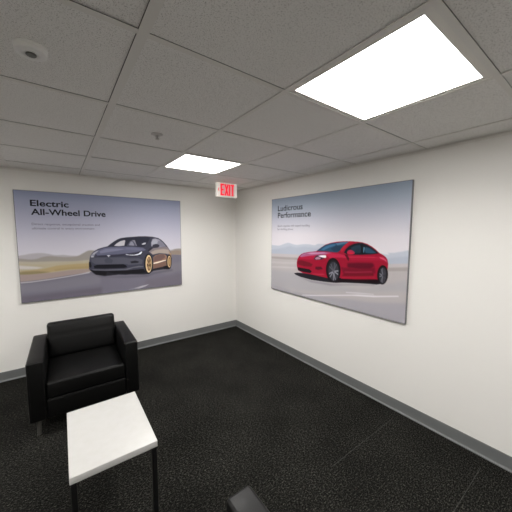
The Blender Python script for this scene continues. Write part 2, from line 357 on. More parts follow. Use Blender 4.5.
# ------------------------------------------------------------------ printed pictures
# every shape: (colour, opacity, edge softness, smoothed outline, points in panel units)
SEDAN_GREY_PRINT = [
 ('a39fa5',1,0.004,1,[(-0.0201,0.5976),(0.0007,0.5745),(0.0292,0.5674),(0.0541,0.5598),(0.1048,0.5555),(0.1435,0.5665),(0.1741,0.5803),(0.2196,0.5822),(0.2567,0.5918),(0.3143,0.5999),(0.3741,0.61),(1.0266,0.5722),(1.0249,0.6883),(-0.026,0.7402)]),
 ('8f8a86',1,0.004,1,[(-0.0203,0.6038),(0.0117,0.6005),(0.0521,0.6105),(0.0858,0.6071),(0.112,0.5933),(0.1471,0.5864),(0.1826,0.5942),(0.2189,0.6022),(0.2563,0.6037),(0.2948,0.5983),(0.3301,0.5699),(0.3608,0.5476),(0.3963,0.5534),(0.4371,0.5883),(0.9047,0.5825),(0.9303,0.5716),(0.9597,0.5632),(1.0,0.563),(1.0354,0.5805),(1.0336,0.7151),(-0.026,0.7402)]),
 ('a79f8f',1,0.004,0,[(-0.021,0.6193),(0.0596,0.6335),(0.172,0.638),(0.2739,0.6479),(0.3731,0.6399),(0.5229,0.6315),(1.026,0.616),(1.0246,0.7142),(-0.0266,0.7557)]),
 ('a69d88',1,0.005,0,[(-0.0221,0.6471),(0.1267,0.663),(0.2452,0.6519),(0.3727,0.654),(0.3694,0.76),(0.1225,0.7774),(-0.0269,0.7635)]),
 ('b9b4b3',1,0.006,0,[(-0.0224,0.6548),(0.0092,0.663),(0.0579,0.6749),(0.1126,0.6909),(0.0822,0.7002),(0.0322,0.6973),(-0.0238,0.6874)]),
 ('a3916c',1,0.006,0,[(0.1077,0.7066),(0.1794,0.682),(0.2538,0.6766),(0.3721,0.6751),(0.3702,0.7352),(0.2427,0.7231),(0.1594,0.7362),(0.0977,0.7444),(0.0064,0.7321),(0.0071,0.7132)]),
 ('9a8863',0.8,0.004,0,[(0.1692,0.7141),(0.2529,0.7021),(0.3712,0.7034),(0.3704,0.7299),(0.2522,0.7243),(0.1686,0.7307)]),
 ('84795a',1,0.005,0,[(-0.0252,0.7215),(0.0315,0.7163),(0.0815,0.7196),(0.1504,0.7383),(0.0975,0.7477),(0.0301,0.7512),(-0.0263,0.7495)]),
 ('8c7e74',1,0.004,0,[(0.9131,0.588),(0.9594,0.5809),(1.0352,0.596),(1.0346,0.6425),(0.9123,0.6331)]),
 ('958683',1,0.004,0,[(-0.026,0.7402),(0.0551,0.7483),(0.1592,0.7428),(0.2519,0.7311),(0.3805,0.7329),(0.9175,0.6285),(1.0347,0.6373),(1.0332,0.741),(0.5504,0.6917),(-0.0324,0.8963)]),
 ('6e6b78',1,0.003,0,[(-0.0366,0.8059),(0.0361,0.8065),(0.1216,0.8004),(0.2312,0.783),(0.3488,0.7679),(0.7736,0.6297),(0.904,0.6274),(1.0346,0.6451),(1.0274,1.1616),(-0.0545,1.0497)]),
 ('77757f',0.8,0.012,0,[(-0.0378,0.8355),(0.1203,0.8365),(0.3377,0.7999),(0.4223,0.803),(0.4197,0.8934),(0.1619,0.9174),(-0.0409,0.9104)]),
 ('625d69',0.9,0.012,0,[(-0.0422,0.9417),(0.1165,0.9387),(0.3234,0.9339),(0.4271,0.9312),(0.419,1.2062),(-0.048,1.0833)]),
 ('6a6570',0.8,0.015,0,[(0.7211,0.902),(0.8493,0.8843),(1.0226,0.8572),(1.019,1.1068),(0.6863,1.0898)]),
 ('77747c',0.7,0.014,0,[(0.7699,0.8116),(0.902,0.7402),(1.0246,0.7142),(1.0231,0.8181),(0.883,0.864)]),
 ('b9b5bb',0.85,0.0025,0,[(-0.009,0.812),(0.0526,0.8124),(0.1392,0.8031),(0.2405,0.7878),(0.359,0.7657),(0.3588,0.7745),(0.2402,0.7963),(0.1389,0.8113),(0.0523,0.8204),(-0.0093,0.8198)]),
 ('b4b1b8',0.9,0.003,0,[(0.6318,0.9829),(0.6891,0.9644),(0.7433,0.9543),(0.7165,0.974),(0.6657,0.9939)]),
 ('86838c',0.6,0.004,0,[(0.5705,0.9997),(0.629,0.9776),(0.6887,0.9836),(0.6283,1.006)]),
 ('232229',1,0.004,0,[(0.3585,0.7439),(0.3911,0.7957),(0.4433,0.8192),(0.5353,0.8158),(0.5798,0.8241),(0.6121,0.8244),(0.7065,0.8374),(0.7416,0.8357),(0.7779,0.805),(0.8516,0.7974),(0.8971,0.8029),(0.9128,0.7876),(0.8824,0.7669),(0.7788,0.7607),(0.5747,0.7582),(0.4452,0.7527)]),
 ('4a4752',0.5,0.01,0,[(0.3966,0.8065),(0.4792,0.8285),(0.5727,0.8379),(0.7413,0.8467),(0.7776,0.8228),(0.8514,0.8098),(0.928,0.8067),(0.9277,0.824),(0.7772,0.8428),(0.7339,0.8655),(0.5723,0.8547),(0.4136,0.824)]),
 ('3c3c4a',1,0.0015,0,[(0.3553,0.7366),(0.3559,0.6828),(0.3619,0.6345),(0.3674,0.6008),(0.3779,0.5752),(0.3928,0.5537),(0.4164,0.5335),(0.446,0.5203),(0.4731,0.5107),(0.4899,0.4895),(0.5138,0.4632),(0.536,0.4416),(0.5582,0.428),(0.5965,0.4196),(0.6421,0.4154),(0.6819,0.4109),(0.7297,0.4108),(0.7787,0.4171),(0.8216,0.4323),(0.8432,0.4527),(0.8613,0.4778),(0.8867,0.5236),(0.905,0.5675),(0.9173,0.6104),(0.9226,0.6622),(0.9201,0.7194),(0.9102,0.7585),(0.8935,0.7876),(0.8631,0.7874),(0.8485,0.7664),(0.7784,0.7806),(0.7565,0.8023),(0.7213,0.7978),(0.7076,0.7852),(0.6395,0.7875),(0.5051,0.7786),(0.3978,0.7687),(0.3695,0.7532)]),
 ('7d7478',1,0.003,0,[(0.747,0.582),(0.7832,0.546),(0.8305,0.5387),(0.8865,0.5349),(0.9072,0.5722),(0.9188,0.6162),(0.9076,0.6382),(0.8775,0.6155),(0.8183,0.6034),(0.7746,0.619)]),
 ('a89a90',0.8,0.003,0,[(0.7609,0.5917),(0.7971,0.5688),(0.856,0.5601),(0.8973,0.5716),(0.9141,0.6182),(0.8851,0.616),(0.8255,0.6073),(0.7781,0.6192)]),
 ('8a6a5c',1,0.003,0,[(0.7796,0.6502),(0.7959,0.6294),(0.8253,0.6184),(0.8698,0.6239),(0.8845,0.6477),(0.8837,0.693),(0.7797,0.7187)]),
 ('5c4a4a',0.7,0.003,0,[(0.7847,0.6506),(0.8142,0.6264),(0.8623,0.6256),(0.873,0.6581),(0.8387,0.6888),(0.7837,0.7003)]),
 ('745a50',1,0.002,0,[(0.7737,0.7291),(0.8836,0.6987),(0.8826,0.7555),(0.8492,0.7665),(0.7755,0.7825)]),
 ('e9dccb',1,0.0018,0,[(0.7798,0.7143),(0.8163,0.7035),(0.8536,0.6924),(0.8777,0.6879),(0.8746,0.6967),(0.8383,0.7112),(0.8086,0.7217),(0.7795,0.7275)]),
 ('9c8064',0.8,0.002,0,[(0.8971,0.5806),(0.9195,0.6185),(0.9224,0.6737),(0.9134,0.6615),(0.9048,0.6243)]),
 ('2a2b38',1,0.001,0,[(0.4748,0.5118),(0.5137,0.4652),(0.5453,0.4399),(0.5771,0.4264),(0.642,0.4217),(0.6817,0.4205),(0.7434,0.4218),(0.7607,0.4308),(0.742,0.4843),(0.7168,0.5262),(0.6995,0.5317),(0.6394,0.518),(0.581,0.5151),(0.5308,0.5187)]),
 ('b9b7bd',1,0.0018,0,[(0.5125,0.5087),(0.5318,0.4811),(0.5574,0.4586),(0.5842,0.4492),(0.5878,0.4576),(0.5801,0.5089),(0.5434,0.5133)]),
 ('8b8a95',0.85,0.002,0,[(0.6072,0.5081),(0.6159,0.4689),(0.6347,0.4508),(0.6529,0.4513),(0.6599,0.4916),(0.6661,0.5151),(0.6198,0.5129)]),
 ('4c4d5b',0.9,0.002,0,[(0.5939,0.5116),(0.6211,0.4587),(0.6376,0.454),(0.6533,0.4913),(0.6594,0.5148)]),
 ('8f8f9c',0.8,0.002,0,[(0.6102,0.5051),(0.6222,0.4691),(0.6341,0.4643),(0.6452,0.4962),(0.6461,0.5121)]),
 ('c9c8d0',0.9,0.0015,0,[(0.6969,0.4985),(0.7143,0.4832),(0.7316,0.4817),(0.7243,0.4997),(0.707,0.5043)]),
 ('8e8d9c',1,0.0015,0,[(0.7666,0.4852),(0.7782,0.4421),(0.7998,0.4361),(0.8271,0.4489),(0.8573,0.4888),(0.8805,0.5323),(0.8268,0.5385),(0.7834,0.5351),(0.768,0.5234)]),
 ('6d6c7a',0.7,0.002,0,[(0.8051,0.5307),(0.821,0.4653),(0.8371,0.4658),(0.8645,0.5058),(0.879,0.5345)]),
 ('a3a3b0',0.7,0.002,0,[(0.7702,0.4854),(0.7823,0.4488),(0.8068,0.4451),(0.8172,0.4707),(0.8057,0.5032),(0.7734,0.5018)]),
 ('393a47',1,0.001,0,[(0.7605,0.4416),(0.7727,0.4311),(0.7615,0.4959),(0.7407,0.5491),(0.7228,0.5696),(0.7304,0.5377),(0.7453,0.4952)]),
 ('34333f',1,0.0012,1,[(0.775,0.5292),(0.7826,0.5077),(0.8057,0.4999),(0.8259,0.5118),(0.8255,0.5318),(0.8049,0.5417),(0.7833,0.5406)]),
 ('2b2a35',1,0.001,0,[(0.7401,0.5729),(0.7562,0.5445),(0.7762,0.538),(0.765,0.5636),(0.747,0.582)]),
 ('5c5d73',1,0.003,0,[(0.3977,0.5806),(0.4161,0.5453),(0.4518,0.5256),(0.494,0.5189),(0.5748,0.5189),(0.6393,0.5222),(0.7063,0.5364),(0.7298,0.5647),(0.6985,0.5767),(0.6578,0.5825),(0.592,0.5947),(0.5101,0.5989),(0.4378,0.6014),(0.4085,0.6031)]),
 ('7f8096',0.7,0.004,0,[(0.4214,0.5605),(0.4574,0.5379),(0.5303,0.535),(0.5869,0.5455),(0.5296,0.5625),(0.4683,0.5736),(0.4266,0.5827)]),
 ('6b6c82',0.7,0.004,0,[(0.5934,0.5303),(0.6456,0.5331),(0.7059,0.5525),(0.6919,0.5677),(0.6318,0.5586),(0.58,0.5523)]),
 ('8c8d9c',0.9,0.0025,0,[(0.3686,0.6009),(0.3836,0.5727),(0.4072,0.5517),(0.4218,0.5487),(0.3977,0.5806),(0.3883,0.6074),(0.3738,0.616)]),
 ('b5b6c0',0.6,0.002,0,[(0.3834,0.5795),(0.4041,0.5594),(0.4157,0.5562),(0.3989,0.5767),(0.387,0.5925)]),
 ('2f303d',1,0.0018,0,[(0.4055,0.6068),(0.4377,0.6034),(0.4703,0.608),(0.4866,0.6093),(0.5283,0.6105),(0.5727,0.5995),(0.5787,0.6124),(0.528,0.6208),(0.479,0.6208),(0.4198,0.6159)]),
 ('1f1f29',1,0.0015,0,[(0.579,0.5938),(0.6176,0.6029),(0.6574,0.5995),(0.6848,0.5779),(0.7021,0.5705),(0.7036,0.5953),(0.6907,0.6191),(0.65,0.6286),(0.6041,0.6207)]),
 ('dfe2ee',1,0.0015,0,[(0.584,0.5983),(0.6109,0.6087),(0.6438,0.6112),(0.6742,0.6007),(0.6881,0.5835),(0.6985,0.5767),(0.701,0.5876),(0.691,0.6083),(0.6636,0.6191),(0.6238,0.6181),(0.5914,0.6093)]),
 ('e8e9f0',0.55,0.002,0,[(0.3695,0.6078),(0.3797,0.6067),(0.3899,0.6114),(0.3862,0.619),(0.3714,0.6197)]),
 ('51525e',0.9,0.004,0,[(0.3678,0.6253),(0.4021,0.6233),(0.5718,0.6327),(0.6102,0.6464),(0.6764,0.6522),(0.7031,0.6761),(0.6953,0.7186),(0.6016,0.7193),(0.5956,0.7102),(0.3944,0.6888),(0.3722,0.6649)]),
 ('3e3f4b',0.6,0.003,0,[(0.4481,0.6523),(0.4728,0.6243),(0.5023,0.6574),(0.4954,0.6873),(0.4562,0.6833)]),
 ('15151c',1,0.0018,0,[(0.3835,0.7074),(0.4028,0.6977),(0.4828,0.7023),(0.5699,0.7075),(0.5856,0.7217),(0.5935,0.7436),(0.5688,0.7492),(0.4456,0.7406),(0.3873,0.7316)]),
 ('1b1a20',1,0.0018,0,[(0.3575,0.6654),(0.3666,0.6643),(0.371,0.706),(0.3658,0.7251),(0.3572,0.7123)]),
 ('1e1d24',0.9,0.0022,0,[(0.6156,0.6838),(0.6489,0.6764),(0.6755,0.6897),(0.6684,0.7029),(0.6217,0.7024)]),
 ('66666f',0.8,0.002,0,[(0.37,0.7384),(0.4453,0.7507),(0.5814,0.7591),(0.6342,0.7441),(0.6744,0.7358),(0.7085,0.7439),(0.7014,0.754),(0.6336,0.7568),(0.594,0.7732),(0.4689,0.7638),(0.381,0.7507)]),
 ('17161b',1,0.002,0,[(0.3585,0.7419),(0.381,0.7527),(0.4567,0.7683),(0.5809,0.7779),(0.7079,0.7743),(0.7174,0.8138),(0.6724,0.8219),(0.5734,0.8106),(0.5046,0.7992),(0.4625,0.7752),(0.4525,0.8124),(0.3969,0.7985)]),
 ('c5c7d2',1,0.0008,0,[(0.4662,0.6056),(0.4765,0.6024),(0.4878,0.6074),(0.4865,0.6133),(0.4804,0.6128),(0.4764,0.6277),(0.4732,0.6123),(0.4672,0.6118)]),
 ('1a181b',1,0.0015,0,[(0.7752,0.7249),(0.7729,0.7609),(0.7675,0.793),(0.7597,0.818),(0.7503,0.8334),(0.7401,0.8377),(0.7302,0.8306),(0.7216,0.813),(0.7151,0.7865),(0.7113,0.7538),(0.7105,0.7181),(0.7128,0.6827),(0.7181,0.6512),(0.7257,0.6264),(0.735,0.6107),(0.7451,0.6058),(0.7549,0.6122),(0.7637,0.6294),(0.7704,0.6557),(0.7744,0.6886)]),
 ('d8bf97',1,0.0015,0,[(0.7681,0.7241),(0.7663,0.7553),(0.7624,0.7832),(0.7567,0.805),(0.7499,0.8186),(0.7425,0.8226),(0.7355,0.8167),(0.7293,0.8015),(0.7247,0.7786),(0.722,0.7503),(0.7216,0.7192),(0.7234,0.6884),(0.7273,0.6609),(0.7328,0.6393),(0.7396,0.6256),(0.7468,0.6212),(0.7539,0.6267),(0.7601,0.6415),(0.7648,0.6642),(0.7676,0.6927)]),
 ('7c6248',1,0.0015,0,[(0.7638,0.7237),(0.7625,0.7487),(0.7596,0.7712),(0.7554,0.7888),(0.7504,0.7997),(0.7451,0.8031),(0.7399,0.7984),(0.7355,0.7863),(0.7321,0.7679),(0.7302,0.7451),(0.73,0.7201),(0.7313,0.6953),(0.7342,0.6731),(0.7383,0.6556),(0.7432,0.6445),(0.7485,0.641),(0.7537,0.6454),(0.7582,0.6573),(0.7616,0.6756),(0.7635,0.6984)]),
 ('c3a479',0.9,0.002,0,[(0.7588,0.7253),(0.7577,0.7456),(0.7554,0.7638),(0.7521,0.7781),(0.7482,0.787),(0.744,0.7897),(0.7399,0.786),(0.7364,0.7762),(0.7337,0.7613),(0.7322,0.7428),(0.732,0.7225),(0.7331,0.7024),(0.7354,0.6843),(0.7386,0.6701),(0.7426,0.6612),(0.7467,0.6583),(0.7508,0.6619),(0.7544,0.6716),(0.757,0.6864),(0.7586,0.7049)]),
 ('4f3c2c',0.9,0.001,0,[(0.7474,0.7337),(0.7478,0.7918),(0.74,0.7909),(0.7429,0.7332)]),
 ('4f3c2c',0.9,0.001,0,[(0.7441,0.7382),(0.7329,0.7618),(0.7313,0.7248),(0.7432,0.7152)]),
 ('4f3c2c',0.9,0.001,0,[(0.7426,0.723),(0.7352,0.6798),(0.742,0.6578),(0.7464,0.7092)]),
 ('4f3c2c',0.9,0.001,0,[(0.7449,0.7091),(0.7516,0.6586),(0.7574,0.6819),(0.7482,0.7236)]),
 ('4f3c2c',0.9,0.001,0,[(0.7479,0.7157),(0.7594,0.7278),(0.7562,0.7645),(0.746,0.7384)]),
 ('a58a66',1,0.001,0,[(0.7489,0.7243),(0.7486,0.729),(0.748,0.7332),(0.7472,0.7365),(0.7461,0.7386),(0.745,0.7392),(0.744,0.7384),(0.743,0.7361),(0.7423,0.7326),(0.7419,0.7283),(0.7418,0.7235),(0.7421,0.7188),(0.7427,0.7146),(0.7435,0.7113),(0.7446,0.7092),(0.7457,0.7086),(0.7468,0.7095),(0.7477,0.7117),(0.7484,0.7152),(0.7488,0.7195)]),
 ('19171a',1,0.0015,0,[(0.921,0.7149),(0.9195,0.7417),(0.9161,0.7657),(0.9112,0.7845),(0.9052,0.7962),(0.8987,0.7997),(0.8924,0.7947),(0.8868,0.7816),(0.8826,0.762),(0.8801,0.7376),(0.8796,0.7108),(0.8811,0.6843),(0.8844,0.6605),(0.8893,0.6419),(0.8952,0.6301),(0.9017,0.6263),(0.908,0.6311),(0.9136,0.6438),(0.9179,0.6634),(0.9204,0.6879)]),
 ('d0b288',1,0.0015,0,[(0.9163,0.7144),(0.9153,0.7363),(0.9128,0.7559),(0.9093,0.7713),(0.9051,0.7809),(0.9005,0.7838),(0.8961,0.7798),(0.8922,0.7693),(0.8892,0.7533),(0.8875,0.7334),(0.8872,0.7115),(0.8883,0.6898),(0.8907,0.6704),(0.8942,0.6551),(0.8984,0.6455),(0.9029,0.6424),(0.9074,0.6462),(0.9113,0.6565),(0.9142,0.6725),(0.916,0.6924)]),
 ('6f563e',1,0.0015,0,[(0.9133,0.7141),(0.9125,0.731),(0.9108,0.7462),(0.9084,0.7581),(0.9054,0.7656),(0.9023,0.768),(0.8993,0.7649),(0.8966,0.7568),(0.8946,0.7445),(0.8935,0.7291),(0.8933,0.7121),(0.8941,0.6953),(0.8958,0.6802),(0.8982,0.6683),(0.9011,0.6608),(0.9042,0.6584),(0.9072,0.6613),(0.9099,0.6694),(0.9119,0.6817),(0.9131,0.6971)]),
 ('b89868',0.8,0.0015,0,[(0.9086,0.7136),(0.9081,0.7263),(0.907,0.7377),(0.9055,0.7467),(0.9037,0.7524),(0.9018,0.7542),(0.8999,0.7519),(0.8983,0.7459),(0.8971,0.7367),(0.8964,0.7251),(0.8964,0.7124),(0.8969,0.6998),(0.8979,0.6885),(0.8995,0.6795),(0.9013,0.6738),(0.9032,0.672),(0.9051,0.6742),(0.9067,0.6802),(0.9079,0.6894),(0.9085,0.7009)]),
 ('17161b',1,0.0015,0,[(0.8538,0.7636),(0.8864,0.7559),(0.902,0.784),(0.8819,0.7954),(0.8556,0.7876)]),
]
SEDAN_RED_PRINT = [
 ('b1b6c2',1,0.004,1,[(-0.0417,0.5154),(0.0326,0.5066),(0.0856,0.5063),(0.1363,0.486),(0.1849,0.4698),(0.2242,0.4803),(0.2697,0.4868),(0.3203,0.4771),(0.3757,0.4735),(0.4285,0.4788),(0.5028,0.465),(0.8782,0.5167),(0.9017,0.5049),(0.9324,0.5017),(0.9618,0.4919),(1.0246,0.4834),(1.0291,0.6066),(-0.0409,0.6534)]),
 ('a3aab8',0.8,0.008,0,[(-0.0414,0.5637),(0.0685,0.5418),(0.1531,0.518),(0.2011,0.5013),(0.2627,0.5157),(0.3348,0.4991),(0.4418,0.5055),(0.5274,0.5054),(0.8953,0.5495),(0.941,0.5322),(1.0257,0.513),(1.0291,0.6066),(-0.0409,0.6534)]),
 ('b3adb0',1,0.003,0,[(-0.0412,0.6049),(0.0864,0.5948),(0.2637,0.5853),(0.5286,0.5614),(0.8966,0.5887),(1.0276,0.564),(1.0307,0.6493),(-0.0406,0.6985)]),
 ('9b9493',1,0.004,0,[(-0.041,0.6373),(0.0868,0.629),(0.2642,0.617),(0.5291,0.5838),(0.8975,0.6164),(1.0285,0.5895),(1.0296,0.6194),(0.8984,0.6442),(0.2645,0.6424),(0.1381,0.653),(-0.0408,0.6624)]),
 ('aaa5a6',1,0.003,0,[(-0.0408,0.6697),(0.1043,0.6575),(0.323,0.6407),(0.8986,0.6488),(1.0297,0.6215),(1.045,1.0382),(0.4959,1.2938),(-0.0385,1.0631)]),
 ('b4afb1',0.8,0.005,0,[(-0.0407,0.6913),(0.1384,0.6798),(0.2944,0.6604),(0.2947,0.6761),(0.1386,0.7),(-0.0405,0.7129)]),
 ('b7b2b4',0.8,0.004,0,[(-0.0403,0.7527),(0.1389,0.7269),(0.2806,0.7164),(0.2658,0.7285),(0.1052,0.7496),(-0.0402,0.7672)]),
 ('a09ea4',0.7,0.015,0,[(-0.0401,0.7889),(0.2513,0.7698),(0.3544,0.8276),(0.6029,0.813),(0.7471,0.8237),(1.0315,0.6706),(1.0347,0.7564),(0.6263,0.8703),(0.2692,0.9602),(-0.039,0.9712)]),
 ('9a97a0',0.8,0.012,0,[(-0.0391,0.9529),(0.2694,0.9764),(0.8228,0.9024),(1.0378,0.8426),(1.045,1.0382),(0.4959,1.2938)]),
 ('cfcbd0',0.9,0.0022,0,[(0.3286,0.9835),(0.4507,0.9523),(0.7482,0.8621),(0.8555,0.8404),(0.9655,0.8075),(0.9658,0.8166),(0.8389,0.8576),(0.7098,0.8839),(0.4117,0.973),(0.3288,0.9898)]),
 ('c3bfc5',0.7,0.002,0,[(0.6685,0.8612),(0.7477,0.8442),(0.8381,0.8309),(0.8383,0.8382),(0.748,0.857),(0.6688,0.8719)]),
 ('1b1920',1,0.002,0,[(0.2462,0.7821),(0.2818,0.7692),(0.345,0.7628),(0.4537,0.7628),(0.538,0.7677),(0.582,0.8017),(0.6298,0.7819),(0.6761,0.7461),(0.7616,0.7431),(0.8393,0.7253),(0.8715,0.744),(0.8509,0.7543),(0.8187,0.7577),(0.7505,0.768),(0.677,0.7808),(0.638,0.7884),(0.5891,0.8018),(0.5091,0.8101),(0.4058,0.8152),(0.31,0.8071),(0.2635,0.7948)]),
 ('6a6670',0.5,0.007,0,[(0.2824,0.808),(0.406,0.8247),(0.5753,0.8165),(0.7024,0.7862),(0.8404,0.7599),(0.8406,0.766),(0.7026,0.7943),(0.5614,0.8332),(0.4063,0.8389)]),
 ('141218',1,0.0015,0,[(0.5816,0.7844),(0.6367,0.7379),(0.6369,0.7463),(0.7613,0.7352),(0.8416,0.7134),(0.8808,0.7157),(0.8841,0.7372),(0.8612,0.7487),(0.8185,0.7531),(0.7504,0.7632),(0.6769,0.7775),(0.6379,0.7867),(0.596,0.8001)]),
 ('8e0e2a',1,0.0012,0,[(0.2833,0.743),(0.2734,0.7049),(0.271,0.6704),(0.2761,0.6349),(0.2903,0.6016),(0.3108,0.5777),(0.3372,0.5614),(0.3758,0.5498),(0.4412,0.5358),(0.4796,0.4981),(0.5129,0.4689),(0.5525,0.4507),(0.6009,0.4377),(0.642,0.4321),(0.6927,0.4294),(0.7291,0.4306),(0.7613,0.4349),(0.7898,0.4454),(0.8151,0.4632),(0.8371,0.4838),(0.8588,0.5098),(0.8771,0.5217),(0.8926,0.5365),(0.9016,0.5548),(0.9066,0.5865),(0.9056,0.6156),(0.9017,0.6453),(0.8907,0.7061),(0.8603,0.7204),(0.8393,0.7237),(0.7616,0.7431),(0.6762,0.7502),(0.6371,0.7564),(0.6153,0.7424),(0.5381,0.7712),(0.4774,0.7671),(0.3881,0.762),(0.3272,0.7624)]),
 ('a5163a',0.9,0.003,0,[(0.2905,0.6153),(0.3244,0.5878),(0.4013,0.5714),(0.4341,0.5815),(0.4226,0.6153),(0.3685,0.6226),(0.298,0.6261)]),
 ('a05f86',0.85,0.003,0,[(0.3012,0.5963),(0.3329,0.5676),(0.4008,0.5454),(0.5031,0.5351),(0.5687,0.5371),(0.5259,0.5557),(0.4499,0.5715),(0.3848,0.5846),(0.3157,0.6063)]),
 ('c69bb8',0.7,0.003,0,[(0.3589,0.5629),(0.4091,0.5501),(0.4957,0.5412),(0.5402,0.5419),(0.4807,0.5535),(0.4012,0.5677)]),
 ('8d6f92',0.7,0.002,0,[(0.2958,0.6048),(0.3153,0.5811),(0.3503,0.5619),(0.3759,0.5554),(0.3332,0.5849),(0.3067,0.6054)]),
 ('bb2448',0.8,0.003,0,[(0.5258,0.5487),(0.5688,0.5397),(0.6102,0.5395),(0.6318,0.5456),(0.671,0.5534),(0.6715,0.5738),(0.6325,0.5722),(0.5906,0.5775),(0.5485,0.5897),(0.5299,0.5702)]),
 ('26465f',1,0.0015,0,[(0.4459,0.5327),(0.4796,0.4981),(0.5166,0.4704),(0.5597,0.4529),(0.6292,0.4411),(0.6678,0.434),(0.6744,0.4433),(0.6432,0.4765),(0.6307,0.504),(0.6032,0.5302),(0.5826,0.5323),(0.5253,0.5294)]),
 ('3f6f92',0.8,0.003,0,[(0.48,0.5177),(0.5133,0.4865),(0.5529,0.4662),(0.5946,0.4566),(0.5812,0.4745),(0.5391,0.4949),(0.5028,0.5201)]),
 ('5a7f9a',0.7,0.003,0,[(0.5876,0.4528),(0.6291,0.4394),(0.6804,0.4349),(0.6681,0.4453),(0.6296,0.4593),(0.6017,0.4679)]),
 ('1e3348',0.7,0.003,0,[(0.5537,0.5024),(0.5881,0.474),(0.6299,0.4692),(0.643,0.4699),(0.6305,0.4957),(0.6098,0.5227),(0.5825,0.5289)]),
 ('a81a30',1,0.001,0,[(0.6241,0.5046),(0.6431,0.4716),(0.668,0.4437),(0.6927,0.431),(0.7051,0.4335),(0.6809,0.4526),(0.6564,0.4853),(0.6313,0.5273)]),
 ('12161f',1,0.0012,0,[(0.6477,0.5272),(0.6568,0.5017),(0.6783,0.4714),(0.7056,0.451),(0.7353,0.4412),(0.7615,0.4411),(0.7872,0.4517),(0.8154,0.4722),(0.8374,0.4927),(0.8553,0.5131),(0.8115,0.5254),(0.7555,0.5348),(0.7019,0.5393),(0.6642,0.5378)]),
 ('20384a',0.8,0.003,0,[(0.6888,0.5149),(0.6941,0.4822),(0.718,0.4628),(0.7474,0.4544),(0.7539,0.4773),(0.7527,0.5164),(0.7137,0.5244)]),
 ('2a5068',0.85,0.003,0,[(0.7741,0.4833),(0.7822,0.4688),(0.8046,0.4769),(0.8296,0.4972),(0.8432,0.5114),(0.8113,0.5178),(0.7808,0.5173)]),
 ('6aa0bd',0.7,0.0015,0,[(0.7681,0.4723),(0.7766,0.4716),(0.7733,0.5142),(0.7676,0.5148)]),
 ('1b2b38',0.7,0.002,0,[(0.7249,0.4955),(0.7422,0.4782),(0.7494,0.5245),(0.7198,0.5277)]),
 ('0e1018',1,0.001,0,[(0.7519,0.4502),(0.7623,0.4495),(0.7681,0.5303),(0.7589,0.5313)]),
 ('a02648',1,0.0015,1,[(0.6704,0.5331),(0.6711,0.5126),(0.6853,0.5007),(0.704,0.5054),(0.7165,0.5185),(0.7139,0.5323),(0.6925,0.5371)]),
 ('c01832',0.9,0.0015,0,[(0.6705,0.5347),(0.6727,0.523),(0.6952,0.5223),(0.715,0.5282),(0.7018,0.5369)]),
 ('3a0a14',0.8,0.002,0,[(0.6514,0.5434),(0.6706,0.5412),(0.6841,0.5722),(0.6797,0.5956),(0.6704,0.5822)]),
 ('a01434',0.7,0.004,0,[(0.671,0.5534),(0.7441,0.5424),(0.8543,0.5317),(0.8854,0.5461),(0.8935,0.5632),(0.8555,0.5685),(0.7569,0.58),(0.6969,0.5851)]),
 ('46061a',0.75,0.007,0,[(0.6726,0.6147),(0.7457,0.5997),(0.8244,0.5917),(0.8358,0.6126),(0.815,0.6389),(0.7472,0.6509),(0.6736,0.6516)]),
 ('e0455c',0.75,0.003,0,[(0.6552,0.688),(0.73,0.6763),(0.821,0.6561),(0.8267,0.6641),(0.7303,0.6859),(0.6554,0.6988)]),
 ('5e0c1b',0.8,0.004,0,[(0.6492,0.7101),(0.7305,0.6939),(0.8323,0.6721),(0.833,0.6925),(0.7311,0.7163),(0.6366,0.7337)]),
 ('9a1b30',0.7,0.003,0,[(0.6366,0.7362),(0.8383,0.6914),(0.8414,0.7058),(0.7611,0.7273),(0.637,0.7505)]),
 ('17090f',0.95,0.0015,0,[(0.6191,0.7604),(0.6371,0.7564),(0.7318,0.7403),(0.8417,0.7156),(0.856,0.7154),(0.8599,0.74),(0.8184,0.7485),(0.7325,0.7643),(0.6378,0.7834),(0.6097,0.7951)]),
 ('4a0a1c',0.5,0.006,0,[(0.6279,0.6551),(0.6737,0.6557),(0.7472,0.6525),(0.815,0.6389),(0.8388,0.6234),(0.8429,0.6678),(0.8324,0.6736),(0.6492,0.7117)]),
 ('c4304e',0.7,0.0015,0,[(0.6774,0.5584),(0.7559,0.5488),(0.8283,0.543),(0.8652,0.5487),(0.8285,0.5505),(0.7562,0.5566),(0.6839,0.5657)]),
 ('e07088',0.6,0.003,0,[(0.8572,0.5387),(0.8802,0.541),(0.8984,0.5603),(0.8994,0.5768),(0.886,0.5621),(0.8653,0.5524)]),
 ('5f0d1d',0.85,0.003,0,[(0.28,0.6463),(0.3163,0.6373),(0.386,0.6504),(0.4154,0.6629),(0.4035,0.6882),(0.335,0.6928),(0.2824,0.6836)]),
 ('120a10',1,0.0018,0,[(0.281,0.7136),(0.3175,0.7152),(0.3872,0.7165),(0.4084,0.7316),(0.3963,0.7509),(0.3359,0.7509),(0.287,0.7443)]),
 ('3c0a16',0.8,0.003,0,[(0.4401,0.6821),(0.4833,0.675),(0.499,0.6948),(0.4606,0.709),(0.4366,0.7059)]),
 ('8d1228',0.8,0.002,0,[(0.3272,0.7624),(0.4047,0.7568),(0.485,0.7555),(0.534,0.7508),(0.5344,0.7685),(0.4774,0.7662),(0.3881,0.7639)]),
 ('c04158',0.5,0.003,0,[(0.4047,0.754),(0.4999,0.7379),(0.5226,0.7424),(0.4849,0.7537),(0.4213,0.7601)]),
 ('3a2434',1,0.0015,0,[(0.4201,0.611),(0.4421,0.5778),(0.4809,0.5625),(0.5187,0.5627),(0.5228,0.5798),(0.4895,0.6064),(0.4429,0.6181)]),
